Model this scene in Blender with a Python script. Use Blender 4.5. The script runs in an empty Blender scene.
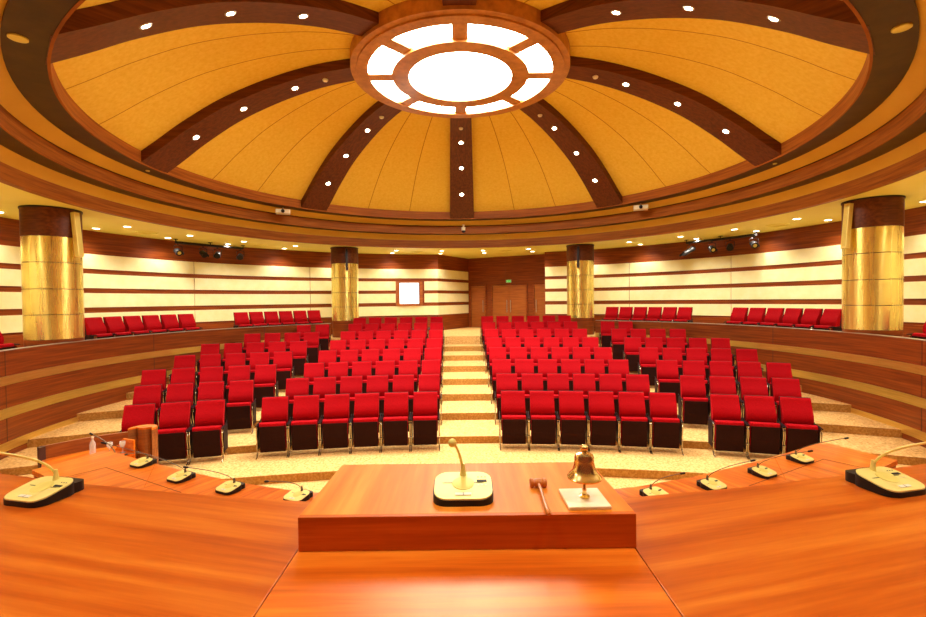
import bpy, bmesh, math, random
from mathutils import Vector, Matrix
PI = math.pi
C = bpy.context.scene.collection
S = bpy.context.scene

# ---------------------------------------------------------------- camera, world, exposure
EYE = 2.82                       # eye height above the lowest floor
CY = 9.7                         # centre of the round hall, ahead of the camera
def H(h): return EYE + h         # height given relative to the eye

cam_d = bpy.data.cameras.new('camera'); cam = bpy.data.objects.new('camera', cam_d); C.objects.link(cam)
cam_d.sensor_width = 36; cam_d.lens = 36 * 464 / 926; cam_d.clip_start = .05
cam.matrix_world = Matrix.Translation((0, 0, EYE)) @ Matrix.Rotation(math.radians(90 - 1.05), 4, 'X') @ Matrix.Rotation(-.0115, 4, 'Z')
S.camera = cam
w = bpy.data.worlds.new('world'); S.world = w; w.use_nodes = True
w.node_tree.nodes['Background'].inputs[0].default_value = (1, .8, .5, 1)
w.node_tree.nodes['Background'].inputs[1].default_value = .2
S.view_settings.view_transform = 'Standard'; S.view_settings.look = 'None'
S.view_settings.gamma = 1; S.view_settings.use_curve_mapping = False
S.view_settings.exposure = 0.85
OCULUS = 20.0                    # radiance of the backlit ceiling rose
DOWN_W = 54.0                    # recessed downlights over the gallery
STAGE_W = 62.0                   # added unseen downlights over the stage that brighten the desk
RIB_W = 75.0                     # spots set in the dome ribs
LAMPC = (1, .95, .82)

# ---------------------------------------------------------------- materials
def mat(name, col, rough=.5, metal=0., coat=0., emis=None, es=0., aniso=0.):
    m = bpy.data.materials.new(name); m.use_nodes = True
    b = m.node_tree.nodes['Principled BSDF']
    b.inputs['Base Color'].default_value = (*col, 1)
    b.inputs['Roughness'].default_value = rough
    b.inputs['Metallic'].default_value = metal
    b.inputs['Coat Weight'].default_value = coat
    b.inputs['Coat Roughness'].default_value = .15
    if aniso: b.inputs['Anisotropic'].default_value = aniso
    if emis: b.inputs['Emission Color'].default_value = (*emis, 1); b.inputs['Emission Strength'].default_value = es
    return m
def noise_mat(name, cols, scale, rough=.5, coat=0., nscale=1., detail=4, rot=0., bump=0., metal=0., pos=(.3, .5, .7), spec=.5):
    """stretched noise through a three-colour ramp, object coordinates"""
    m = mat(name, cols[1], rough, metal, coat); nt = m.node_tree; N = nt.nodes; L = nt.links
    b = N['Principled BSDF']; b.inputs['Specular IOR Level'].default_value = spec
    if 'desk' in name or 'tier' in name or 'podium' in name: b.inputs['Specular Tint'].default_value = (1, .72, .32, 1)   # amber lacquer
    tc = N.new('ShaderNodeTexCoord'); mp = N.new('ShaderNodeMapping'); nz = N.new('ShaderNodeTexNoise'); rp = N.new('ShaderNodeValToRGB')
    r = N.new('ShaderNodeMapping'); r.inputs['Rotation'].default_value = (0, 0, rot)
    mp.inputs['Scale'].default_value = scale
    nz.inputs['Scale'].default_value = nscale; nz.inputs['Detail'].default_value = detail; nz.inputs['Roughness'].default_value = .6
    L.new(tc.outputs['Object'], r.inputs[0]); L.new(r.outputs[0], mp.inputs[0]); L.new(mp.outputs[0], nz.inputs[0]); L.new(nz.outputs[0], rp.inputs[0])
    e = rp.color_ramp.elements
    e[0].position = pos[0]; e[0].color = (*cols[0], 1); e[1].position = pos[2]; e[1].color = (*cols[2], 1)
    k = e.new(pos[1]); k.color = (*cols[1], 1)
    L.new(rp.outputs[0], b.inputs['Base Color'])
    if bump:
        bp = N.new('ShaderNodeBump'); bp.inputs['Strength'].default_value = bump; bp.inputs['Distance'].default_value = .01
        L.new(nz.outputs[0], bp.inputs['Height']); L.new(bp.outputs[0], b.inputs['Normal'])
    return m
WW = ((.13, .021, .003), (.23, .045, .006), (.33, .075, .010))
M = {}
M['wood_wall'] = noise_mat('wall_wood', WW, (.9, .9, 26), .4, .1, spec=.3)
M['wood_rib'] = noise_mat('rib_wood', ((.075, .016, .004), (.12, .028, .006), (.17, .044, .010)), (1.2, 22, 22), .45, .0, spec=.25)
M['wood_beam'] = noise_mat('beam_wood', ((.045, .020, .003), (.062, .028, .004), (.085, .040, .006)), (3, 3, 3), .45, .0, spec=.25)
M['wood_rose'] = noise_mat('rose_wood', ((.36, .13, .022), (.48, .19, .035), (.58, .25, .05)), (6, 6, 6), .4, .2)
DD = ((.48, .070, .004), (.72, .145, .008), (.90, .26, .020))
M['desk'] = noise_mat('desk_wood', DD, (.9, 15, 15), .33, .0, spec=.5)
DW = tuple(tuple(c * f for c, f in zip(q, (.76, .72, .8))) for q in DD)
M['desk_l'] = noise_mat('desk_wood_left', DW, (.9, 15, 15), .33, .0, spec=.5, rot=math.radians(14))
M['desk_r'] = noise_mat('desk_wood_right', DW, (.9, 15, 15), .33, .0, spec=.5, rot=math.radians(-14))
M['tier_l'] = noise_mat('tier_wood_left', DD, (24, 1.6, 24), .28, .3, rot=math.radians(28))
M['tier_r'] = noise_mat('tier_wood_right', DD, (24, 1.6, 24), .28, .3, rot=math.radians(-28))
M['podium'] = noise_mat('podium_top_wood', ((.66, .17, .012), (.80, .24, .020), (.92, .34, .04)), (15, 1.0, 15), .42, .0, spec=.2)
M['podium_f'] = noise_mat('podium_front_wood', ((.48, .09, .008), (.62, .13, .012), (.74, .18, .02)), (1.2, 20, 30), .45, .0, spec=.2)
M['clerk'] = noise_mat('clerk_wood', ((.20, .05, .01), (.30, .08, .014), (.40, .12, .02)), (2, 2, 22), .4, .2)
M['wood_ring'] = noise_mat('ring_wood', ((.20, .050, .006), (.31, .090, .010), (.42, .135, .016)), (.9, .9, 26), .5, .0, spec=.15)
M['dark_end'] = mat('dark_edge', (.06, .018, .012), .5)
M['cream'] = noise_mat('cream_panel', ((.90, .82, .42), (.93, .86, .48), (.95, .89, .55)), (2, 2, 2), .6, nscale=2)
M['dome'] = None
M['cove'] = noise_mat('cove_paint', ((.72, .42, .04), (.76, .46, .045), (.80, .49, .055)), (1, 1, 1), .6)
M['ceil'] = noise_mat('ceiling_paint', ((.84, .73, .14), (.87, .77, .17), (.90, .80, .20)), (1, 1, 1), .6)
CP = ((.52, .27, .075), (.76, .46, .16), (.93, .66, .29))
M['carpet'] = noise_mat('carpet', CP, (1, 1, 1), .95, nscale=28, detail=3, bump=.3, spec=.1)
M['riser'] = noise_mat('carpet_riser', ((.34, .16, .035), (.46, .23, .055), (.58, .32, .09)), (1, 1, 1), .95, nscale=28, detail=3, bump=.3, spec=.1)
M['red'] = noise_mat('red_fabric', ((.33, .0012, .004), (.40, .0022, .007), (.48, .004, .010)), (1, 1, 1), .85, nscale=60, bump=.1, spec=.1)
M['shell'] = mat('dark_shell', (.016, .004, .006), .6)
M['shell'].node_tree.nodes['Principled BSDF'].inputs['Specular IOR Level'].default_value = .2
M['panel'] = noise_mat('dark_perforated_panel', ((.012, .0015, .0015), (.020, .003, .0025), (.034, .006, .004)), (1, 1, 1), .7, nscale=90, spec=.12)
M['chrome'] = mat('metal_leg', (.40, .34, .25), .22, 1)
M['neck'] = mat('dark_bronze_tube', (.16, .12, .07), .45, .4)
M['black'] = mat('black_plastic', (.012, .010, .010), .5)
M['black'].node_tree.nodes['Principled BSDF'].inputs['Specular IOR Level'].default_value = .3
M['gold_plate'] = mat('gold_plate', (.92, .80, .26), .42, .3)
M['gold_disc'] = mat('speaker_disc', (.80, .68, .16), .5, .2)
M['brass'] = mat('brass', (1, .80, .34), .2, .95)
M['onyx'] = noise_mat('onyx_slab', ((.90, .80, .38), (.95, .88, .52), (.97, .92, .64)), (5, 9, 5), .25, .4)
M['gavel'] = noise_mat('gavel_wood', ((.45, .12, .02), (.62, .19, .03), (.75, .28, .05)), (20, 4, 20), .3, .3)
M['seam'] = mat('seam', (.20, .045, .008), .6)
M['white'] = mat('white_plastic', (.85, .8, .62), .4)
M['grey'] = mat('grey_metal', (.45, .42, .34), .35, .6)
M['lens'] = mat('lit_lens', (1, 1, 1), .5, emis=(1, .9, .65), es=22)
M['lens_down'] = mat('lit_downlight', (1, 1, 1), .5, emis=(1, .93, .7), es=9)
M['rose_light'] = mat('backlit_membrane', (1, 1, .95), .5, emis=(1, .97, .86), es=OCULUS)
M['pane'] = mat('bright_pane', (1, 1, 1), .3, emis=(.95, 1, .92), es=2.2)
M['door'] = noise_mat('door_wood', ((.24, .06, .008), (.34, .09, .012), (.44, .13, .018)), (1.2, 1.2, 20), .38, .2)
M['exit'] = mat('green_sign', (.03, .35, .05), .5, emis=(.05, .6, .1), es=.6)
g = bpy.data.materials.new('clear_glass'); g.use_nodes = True
gb = g.node_tree.nodes['Principled BSDF']; gb.inputs['Alpha'].default_value = .38; gb.inputs['Roughness'].default_value = .08
gb.inputs['Base Color'].default_value = (.97, 1, .95, 1); M['glass'] = g
# brushed brass sheet: fine vertical streaks that vary the colour and the gloss
def brushed(name, cols, r0, r1, zs=.25):
    m = noise_mat(name, cols, (5, 5, zs), .25, metal=.85)
    nt = m.node_tree; N = nt.nodes; L = nt.links; b = N['Principled BSDF']
    nz = [n for n in N if n.type == 'TEX_NOISE'][0]
    mr = N.new('ShaderNodeMapRange'); mr.inputs[1].default_value = .3; mr.inputs[2].default_value = .7
    mr.inputs[3].default_value = r0; mr.inputs[4].default_value = r1
    L.new(nz.outputs[0], mr.inputs[0]); L.new(mr.outputs[0], b.inputs['Roughness'])
    b.inputs['Anisotropic'].default_value = .85; b.inputs['Anisotropic Rotation'].default_value = .25
    tg = N.new('ShaderNodeTangent'); tg.direction_type = 'RADIAL'; tg.axis = 'Z'; L.new(tg.outputs[0], b.inputs['Tangent'])
    return m
M['gold'] = brushed('brushed_gold', ((.93, .76, .20), (.95, .79, .23), (.97, .82, .26)), .24, .30)
M['gold_band'] = noise_mat('gold_band', ((.78, .54, .12), (.86, .62, .16), (.92, .70, .2)), (2, 2, 40), .34, metal=.85)
# dome fabric: speckled, with two thin seams per bay (angle around the hall's centre)
def dome_mat():
    m = noise_mat('dome_fabric', ((.80, .51, .045), (.85, .57, .065), (.89, .62, .09)), (1, 1, 1), .7, nscale=14, detail=5, spec=.2)
    nt = m.node_tree; N = nt.nodes; L = nt.links; b = N['Principled BSDF']
    tc = [n for n in N if n.type == 'TEX_COORD'][0]; rp = [n for n in N if n.type == 'VALTORGB'][0]
    sx = N.new('ShaderNodeSeparateXYZ'); L.new(tc.outputs['Object'], sx.inputs[0])
    def ma(op, a, b_=None, v=None):
        n = N.new('ShaderNodeMath'); n.operation = op; L.new(a, n.inputs[0])
        if b_ is not None: L.new(b_, n.inputs[1])
        if v is not None: n.inputs[1].default_value = v
        return n.outputs[0]
    at = ma('ARCTAN2', sx.outputs[0], sx.outputs[1])
    fr = ma('FRACT', ma('ADD', ma('MULTIPLY', at, v=4 / PI), v=8.0))       # 0..1 across each 45 degree bay
    r2 = ma('SQRT', ma('ADD', ma('MULTIPLY', sx.outputs[0], sx.outputs[0]), ma('MULTIPLY', sx.outputs[1], sx.outputs[1])))
    out = None
    for c in (.36, .64):
        d = ma('MULTIPLY', ma('MULTIPLY', ma('ABSOLUTE', ma('SUBTRACT', fr, v=c)), v=PI / 4), r2)
        out = d if out is None else ma('MINIMUM', out, d)
    s = ma('LESS_THAN', out, v=.011)
    mx = N.new('ShaderNodeMix'); mx.data_type = 'RGBA'; L.new(s, mx.inputs[0]); L.new(rp.outputs[0], mx.inputs[6]); mx.inputs[7].default_value = (.48, .20, .01, 1)
    L.new(mx.outputs[2], b.inputs['Base Color'])
    return m
M['dome'] = dome_mat()

# ---------------------------------------------------------------- helpers
def B(): return bmesh.new()
def obj(name, bm, m, parent=None, loc=None, rotz=0, smooth=False, bevel=0, kind=None):
    bmesh.ops.recalc_face_normals(bm, faces=bm.faces)
    me = bpy.data.meshes.new(name); bm.to_mesh(me); bm.free()
    if smooth:
        for p in me.polygons: p.use_smooth = True
        try: me.set_sharp_from_angle(angle=math.radians(38))
        except Exception: pass
    me.materials.append(M[m] if isinstance(m, str) else m)
    o = bpy.data.objects.new(name, me); C.objects.link(o)
    if parent: o.parent = parent
    if loc is not None: o.location = loc
    if rotz: o.rotation_euler = (0, 0, rotz)
    if bevel:
        b = o.modifiers.new('bevel', 'BEVEL'); b.width = bevel; b.segments = 2; b.limit_method = 'ANGLE'
    if kind: o['kind'] = kind
    return o
def tag(o, label, cat, group=None):
    o['label'] = label; o['category'] = cat
    if group: o['group'] = group
    return o
def thing(name, label, cat, loc=(0, 0, 0), rotz=0, group=None):
    o = bpy.data.objects.new(name, None); C.objects.link(o); o.empty_display_size = .1
    o.location = loc; o.rotation_euler = (0, 0, rotz); return tag(o, label, cat, group)
def box(bm, x0, x1, y0, y1, z0, z1, mtx=None):
    vs = [bm.verts.new((x, y, z)) for z in (z0, z1) for x, y in ((x0, y0), (x1, y0), (x1, y1), (x0, y1))]
    for f in ((0, 3, 2, 1), (4, 5, 6, 7), (0, 1, 5, 4), (1, 2, 6, 5), (2, 3, 7, 6), (3, 0, 4, 7)): bm.faces.new([vs[i] for i in f])
    if mtx: bmesh.ops.transform(bm, matrix=mtx, verts=vs)
    return bm
def prism(bm, pts, z0, z1):
    a = [bm.verts.new((x, y, z0)) for x, y in pts]; b = [bm.verts.new((x, y, z1)) for x, y in pts]
    bm.faces.new(a[::-1]); bm.faces.new(b); n = len(pts)
    for i in range(n): bm.faces.new((a[i], a[(i + 1) % n], b[(i + 1) % n], b[i]))
    return bm
def lathe(bm, prof, n=24, mtx=None, cap=True):
    rings = []
    for r, z in prof:
        rings.append([bm.verts.new((r * math.cos(2 * PI * i / n), r * math.sin(2 * PI * i / n), z)) for i in range(n)])
    for a, b in zip(rings, rings[1:]):
        for i in range(n): bm.faces.new((a[i], a[(i + 1) % n], b[(i + 1) % n], b[i]))
    if cap: bm.faces.new(rings[0][::-1]); bm.faces.new(rings[-1])
    if mtx: bmesh.ops.transform(bm, matrix=mtx, verts=[v for r in rings for v in r])
    return bm
def tube(bm, pts, rad, n=8):
    pts = [Vector(p) for p in pts]; rings = []
    if not hasattr(rad, '__len__'): rad = [rad] * len(pts)
    for i, p in enumerate(pts):
        t = (pts[min(i + 1, len(pts) - 1)] - pts[max(i - 1, 0)]).normalized()
        u = t.cross(Vector((0, 0, 1)) if abs(t.z) < .95 else Vector((1, 0, 0))).normalized(); v = t.cross(u)
        rings.append([bm.verts.new(p + rad[i] * (u * math.cos(2 * PI * k / n) + v * math.sin(2 * PI * k / n))) for k in range(n)])
    for a, b in zip(rings, rings[1:]):
        for i in range(n): bm.faces.new((a[i], a[(i + 1) % n], b[(i + 1) % n], b[i]))
    bm.faces.new(rings[0][::-1]); bm.faces.new(rings[-1])
    return bm
def bez(p0, p1, p2, p3, n=14):
    p0, p1, p2, p3 = map(Vector, (p0, p1, p2, p3)); out = []
    for i in range(n + 1):
        t = i / n; out.append((1 - t) ** 3 * p0 + 3 * t * (1 - t) ** 2 * p1 + 3 * t * t * (1 - t) * p2 + t ** 3 * p3)
    return out
def pol(r, a, h): return Vector((r * math.sin(math.radians(a)), r * math.cos(math.radians(a)), H(h)))   # relative to the hall's axis
def sweep(bm, prof, a0, a1, n):
    """closed profile [(r,h)] swept round the hall's axis from a0 to a1 degrees"""
    full = abs(a1 - a0) >= 359.9; rings = []
    for i in range(n if full else n + 1):
        a = a0 + (a1 - a0) * i / n; rings.append([bm.verts.new(pol(r, a, h)) for r, h in prof])
    m = len(prof)
    for i in range(n if full else n):
        A = rings[i]; Bq = rings[(i + 1) % len(rings)]
        for k in range(m): bm.faces.new((A[k], A[(k + 1) % m], Bq[(k + 1) % m], Bq[k]))
    if not full: bm.faces.new(rings[0]); bm.faces.new(rings[-1][::-1])
    return bm
def rect(r0, r1, h0, h1): return [(r0, h0), (r1, h0), (r1, h1), (r0, h1)]
AX = (0, CY, 0)

# ---------------------------------------------------------------- floors
FL = [-2.685, -2.552, -2.402, -2.24, -2.08, -1.912, -1.745, -1.577, -1.42, -1.30]
def rho(k): return 17.45 + 1.19 * k if k > 0 else 17.42      # radius of each tread's front edge about (0,-10)
def xlim(r, lim):                                           # half angle at which that arc leaves a circle of radius lim round the axis
    d = CY + 10; c = (r * r + d * d - lim * lim) / (2 * r * d)
    return math.acos(max(-1, min(1, c)))
bm = B(); box(bm, -11, 11, -2.5, 24, H(-3.0), 0.0); obj('floor', bm, 'carpet', kind='structure')
for k, h in enumerate(FL):
    r0 = rho(k); r1 = rho(k + 1) if k < 9 else 33.5
    a0 = xlim(r0, 9.4) if k < 8 else (.20 if k == 9 else .24); a1 = xlim(r1, 9.4) if k < 7 else (.24 if k == 7 else .20)
    n = 40; bm = B(); base = .0
    rows = []
    for r, a, z in ((r0, a0, base), (r0, a0, H(h)), (r1, a1, H(h)), (r1, a1, base)):
        rows.append([bm.verts.new((r * math.sin(a * (2 * i / n - 1)), -10 + r * math.cos(a * (2 * i / n - 1)), z)) for i in range(n + 1)])
    for q in range(4):
        A, Bq = rows[q], rows[(q + 1) % 4]
        for i in range(n): bm.faces.new((A[i], A[i + 1], Bq[i + 1], Bq[i]))
    bm.faces.new([r[0] for r in rows]); bm.faces.new([r[-1] for r in rows][::-1])
    o = obj('floor_step', bm, 'carpet', kind='structure')
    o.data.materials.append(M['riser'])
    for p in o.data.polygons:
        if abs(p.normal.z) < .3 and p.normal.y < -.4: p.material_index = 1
# gallery floors left and right behind the parapets, ending at the back cross aisle
for s, nm in ((-1, 'left'), (1, 'right')):
    bm = B(); sweep(bm, rect(8.02, 10.2, -3.0, -1.30), s * 24, s * 150, 60)
    obj('floor_gallery_' + nm, bm, 'carpet', loc=AX, kind='structure')
bm = B(); sweep(bm, rect(6.9, 10.2, -1.9, -1.302), -25, 25, 30); obj('floor_back', bm, 'carpet', loc=AX, kind='structure')

# stage
bm = B(); box(bm, -6, 6, -2.4, 2.15, 0.002, H(-1.5)); obj('floor_stage', bm, 'carpet', kind='structure')
bm = B(); prism(bm, [(-4.6, 2.15), (4.6, 2.15), (4.3, 4.1), (2.3, 4.0), (.7, 3.35), (-.7, 3.35), (-2.3, 4.0), (-4.3, 4.1)], .002, H(-2.1)); obj('floor_stage_lower', bm, 'carpet', kind='structure')

# ---------------------------------------------------------------- walls
BANDS = [(.94, 1.33), (.43, .81), (-.085, .295), (-.62, -.23)]
def wall(name, a0, a1, joints, hole=None):
    bm = B(); sweep(bm, rect(10.2, 10.4, -1.6, 2.1), a0, a1, max(8, int(abs(a1 - a0) / 2)))
    wl = obj(name, bm, 'wood_wall', loc=AX, kind='structure')
    for bi, (b0, b1) in enumerate(BANDS):
        bm = B()
        js = [a0] + [j for j in joints] + [a1]
        segs = []
        for u, v in zip(js, js[1:]):
            if hole and bi in (1, 2):
                lo, hi = hole
                if u < lo < v or u < hi < v:
                    if u < lo: segs.append((u, lo))
                    if hi < v: segs.append((hi, v))
                    continue
            segs.append((u, v))
        for u, v in segs:
            if v - u < .3: continue
            sweep(bm, rect(10.172, 10.25, b0, b1), u + .06, v - .06, max(2, int((v - u) / 2)))
        obj('cream_panel', bm, 'cream', wl)
    return wl
WL = wall('wall_left', -146, -6, [-119, -99, -79, -58.5, -35.5], hole=(-16.0, -9.3))
WR = wall('wall_right', 19.6, 146, [38.5, 58.5, 79, 99, 119])
# wood band in front of the upper wall, slightly proud (carries the light)
# alcove at the back with the doors
A0 = Vector((-1.066, 19.84)); A1 = Vector((.26, 22.1)); B1 = Vector((3.867, 20.122)); B0 = Vector((3.421, 19.309))
def flat_wall(name, p, q, h0, h1, m, th=.15, side=1):
    """solid wall between plan points p,q, its room face on the line, thickness away from the room"""
    d = (q - p); L_ = d.length; bm = B(); box(bm, 0, L_, 0, th * side, 0, h1 - h0)
    return obj(name, bm, m, loc=(p.x, p.y, H(h0)), rotz=math.atan2(d.y, d.x), kind='structure')
wa = flat_wall('wall_alcove_left', A0, A1, -1.6, 2.1, 'wood_wall')
La = (A1 - A0).length
for b0, b1 in BANDS:
    bm = B(); box(bm, -.02, La - .03, -.028, .02, b0 + 1.6, b1 + 1.6); obj('cream_panel', bm, 'cream', wa)
flat_wall('wall_alcove_right', B0 + Vector((.015, .027)), B1, -1.6, 2.1, 'wood_wall', th=.045, side=-1)
wb = flat_wall('wall_back', A1, B1, -1.6, 2.1, 'wood_wall')
# panel joints of the back wall above the doors
bm = B(); box(bm, 1.93, 1.94, -.004, .01, 2.38, 3.7); box(bm, 0.02, 4.1, -.004, .01, 2.375, 2.385); obj('panel_joint', bm, 'seam', wb)
# stage side walls and rear wall (behind the camera)
P1 = Vector((5.72, 1.24))
flat_wall('wall_stage_right', Vector((5.72, 1.4)), Vector((5.72, -2.4)), -3.0, 2.1, 'wood_wall')
flat_wall('wall_stage_left', Vector((-5.72, -2.4)), Vector((-5.72, 1.4)), -3.0, 2.1, 'wood_wall')
flat_wall('wall_rear', Vector((5.9, -2.4)), Vector((-5.9, -2.4)), -3.0, 2.1, 'wood_wall')

# window of the projection room in the back left wall
win = thing('window_1', '', ''); del win['label']; del win['category']; win['kind'] = 'structure'
wa_ = math.radians(-12.85); win.location = (10.2 * math.sin(wa_), CY + 10.2 * math.cos(wa_), H(.31)); win.rotation_euler = (0, 0, -wa_)
bm = B(); box(bm, -.43, .43, -.03, .04, -.40, .40); obj('window_backing', bm, 'dark_end', win)
bm = B()
for a in ((-.56, -.43), (.43, .56)): box(bm, a[0], a[1], -.075, .02, -.54, .50)
box(bm, -.43, .43, -.075, .02, .45, .50); box(bm, -.43, .43, -.075, .02, -.54, -.46)
obj('window_frame', bm, 'door', win)
bm = B(); box(bm, -.40, .40, -.045, -.035, -.44, .44); obj('window_pane', bm, 'pane', win)
bm = B()
for a in ((-.43, -.40), (.40, .43)): box(bm, a[0], a[1], -.06, -.03, -.46, .45)
box(bm, -.40, .40, -.06, -.03, .43, .45)
obj('window_bead', bm, 'dark_end', win)

# doors in the back wall (local x along the wall from its left end)
rb = math.atan2(B1.y - A1.y, B1.x - A1.x)
def dpt(s, off=0): d = (B1 - A1).normalized(); return (A1.x + d.x * s + d.y * off, A1.y + d.y * s - d.x * off, H(-1.30))
def door(n, s0, s1, leaves, hand):
    t = bpy.data.objects.new('door_%d' % n, None); C.objects.link(t); t['kind'] = 'structure'; t.location = dpt((s0 + s1) / 2); t.rotation_euler = (0, 0, rb)
    wd = (s1 - s0) / 2
    bm = B(); box(bm, -wd, -wd + .07, -.06, .02, 0, 2.02); box(bm, wd - .07, wd, -.06, .02, 0, 2.02); box(bm, -wd + .07, wd - .07, -.06, .02, 1.95, 2.02)
    obj('door_frame', bm, 'wood_wall', t)
    iw = wd - .075
    for i in range(leaves):
        x0 = -iw + 2 * iw * i / leaves; x1 = -iw + 2 * iw * (i + 1) / leaves
        bm = B(); box(bm, x0 + .004, x1 - .004, -.03, .02, .01, 1.945); lf = obj('door_leaf', bm, 'door', t)
        hx = hand[i] * (x1 - .09) if hand[i] > 0 else x0 + .09
        bm = B(); tube(bm, [(hx, -.085, .72), (hx, -.085, 1.28)], .014); tube(bm, [(hx, -.03, .8), (hx, -.085, .8)], .009); tube(bm, [(hx, -.03, 1.2), (hx, -.085, 1.2)], .009)
        obj('door_handle', bm, 'grey', lf, smooth=True)
door(1, .10, .98, 1, (1,)); door(2, 1.22, 3.0, 2, (1, -1)); door(3, 3.25, 4.08, 1, (-1,))
ex = thing('exit_sign', 'small green lit emergency exit sign above the double doors', 'sign', dpt(2.1, .02), rb)
bm = B(); box(bm, -.12, .12, -.035, 0, 2.07, 2.19); obj('sign_case', bm, 'white', ex)
bm = B(); box(bm, -.11, .11, -.04, -.034, 2.08, 2.18); obj('sign_face', bm, 'exit', ex)
bm = B(); y0, y1 = -.044, -.041     # running figure, door and arrow in white
box(bm, -.075, -.045, y0, y1, 2.09, 2.17); box(bm, .0, .05, y0, y1, 2.122, 2.136)
prism(bm, [(.05, y0), (.08, y0), (.08, y1), (.05, y1)], 2.112, 2.146); box(bm, -.03, -.015, y0, y1, 2.115, 2.15); box(bm, -.028, -.016, y0, y1, 2.155, 2.168)
box(bm, -.034, -.026, y0, y1, 2.09, 2.118); box(bm, -.018, -.008, y0, y1, 2.092, 2.116)
obj('sign_symbol', bm, 'white', ex)

# ---------------------------------------------------------------- parapets of the two galleries
for s, nm in ((-1, 'left'), (1, 'right')):
    bm = B(); sweep(bm, rect(7.94, 8.0, -2.82, -.77), s * 35.5, s * 138, 60)
    w_ = obj('wall_parapet_' + nm, bm, 'wood_wall', loc=AX, kind='structure', smooth=True)
    for b0, b1 in ((-1.345, -1.195), (-1.90, -1.735), (-2.45, -2.30)):
        bm = B(); sweep(bm, rect(7.925, 7.96, b0, b1), s * 35.5, s * 138, 60); obj('gold_band', bm, 'gold_band', w_, smooth=True)
    bm = B(); sweep(bm, rect(7.93, 8.03, -.77, -.757), s * 35.5, s * 138, 60); obj('top_rail', bm, 'grey', w_, smooth=True)
    bm = B()
    for a in (52, 76.5, 104): sweep(bm, rect(7.936, 7.96, -2.82, -.77), s * (a - .04), s * (a + .04), 1)
    obj('panel_joint', bm, 'dark_end', w_)
    # low wood skirting on the floor behind, at the foot of the room wall
for s, nm, a0, a1 in ((-1, 'left', 6.2, 146), (1, 'right', 19.7, 146)):
    bm = B(); sweep(bm, rect(10.12, 10.21, -1.30, -.68), s * a0, s * a1, 70); obj('baseboard_' + nm, bm, 'wood_wall', loc=AX, kind='structure')

# ---------------------------------------------------------------- ceiling
bm = B()
sweep(bm, rect(7.52, 10.42, 1.95, 2.15), 0, 360, 120)
obj('ceiling', bm, 'ceil', loc=AX, kind='structure', smooth=True)
bm = B(); box(bm, -1.6, 4.4, 19.2, 22.6, H(1.96), H(2.12)); obj('ceiling_alcove', bm, 'ceil', kind='structure')
bm = B(); box(bm, -6.1, 6.1, -2.6, 1.8, H(1.96), H(2.12)); obj('ceiling_stage', bm, 'ceil', kind='structure')
# stepped rings between the flat ceiling and the dome
def ringtrim(name, prof, m):
    bm = B(); sweep(bm, prof, 0, 360, 144); return obj(name, bm, m, loc=AX, kind='structure', smooth=True)
ringtrim('trim_1', rect(6.40, 6.79, 2.80, 3.05), 'wood_beam')
ringtrim('trim_2', rect(6.385, 6.415, 2.795, 3.05), 'wood_ring')
ringtrim('ceiling_cove_upper', [(6.78, 2.84), (6.90, 2.81), (7.08, 2.63), (7.08, 3.0), (6.78, 3.0)], 'cove')
ringtrim('trim_3', rect(7.04, 7.38, 2.385, 2.70), 'wood_beam')
ringtrim('trim_4', rect(7.025, 7.055, 2.38, 2.645), 'wood_ring')
ringtrim('ceiling_cove_lower', [(7.36, 2.42), (7.43, 2.37), (7.54, 2.14), (7.54, 2.6), (7.36, 2.6)], 'cove')
ringtrim('trim_5', rect(7.50, 7.62, 1.93, 2.20), 'wood_ring')

# dome: profile of the rib underside
PR = [(2.1, 4.72), (2.8, 4.60), (3.43, 4.43), (4.1, 4.19), (4.8, 3.87), (5.5, 3.44), (6.0, 3.08), (6.42, 2.79)]
def prof_at(i, off):
    p = Vector(PR[i]); a = Vector(PR[max(i - 1, 0)]); b = Vector(PR[min(i + 1, len(PR) - 1)]); t = (b - a).normalized(); nrm = Vector((-t.y, t.x))
    return p + nrm * off
def smoothprof(off, n=5):
    P = [prof_at(i, off) for i in range(len(PR))]; out = []
    for i in range(len(P) - 1):
        p0, p1, p2, p3 = P[max(i - 1, 0)], P[i], P[i + 1], P[min(i + 2, len(P) - 1)]
        for k in range(n):
            t = k / n; out.append(.5 * ((2 * p1) + (-p0 + p2) * t + (2 * p0 - 5 * p1 + 4 * p2 - p3) * t * t + (-p0 + 3 * p1 - 3 * p2 + p3) * t ** 3))
    out.append(P[-1]); return out
D1 = [(min(p.x, 6.49), p.y) for p in smoothprof(.25)]
D1[-1] = (6.49, 3.05)
bm = B(); rings = []
n = 144
for i in range(n): rings.append([bm.verts.new(pol(r, 360 * i / n, h)) for r, h in [(.01, D1[0][1] + .06)] + D1])
for i in range(n):
    A, Bq = rings[i], rings[(i + 1) % n]
    for k in range(len(A) - 1): bm.faces.new((A[k], A[k + 1], Bq[k + 1], Bq[k]))
dome = obj('ceiling_dome', bm, 'dome', loc=AX, kind='structure', smooth=True)
sm = dome.modifiers.new('thick', 'SOLIDIFY'); sm.thickness = .06; sm.offset = 1
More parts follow.
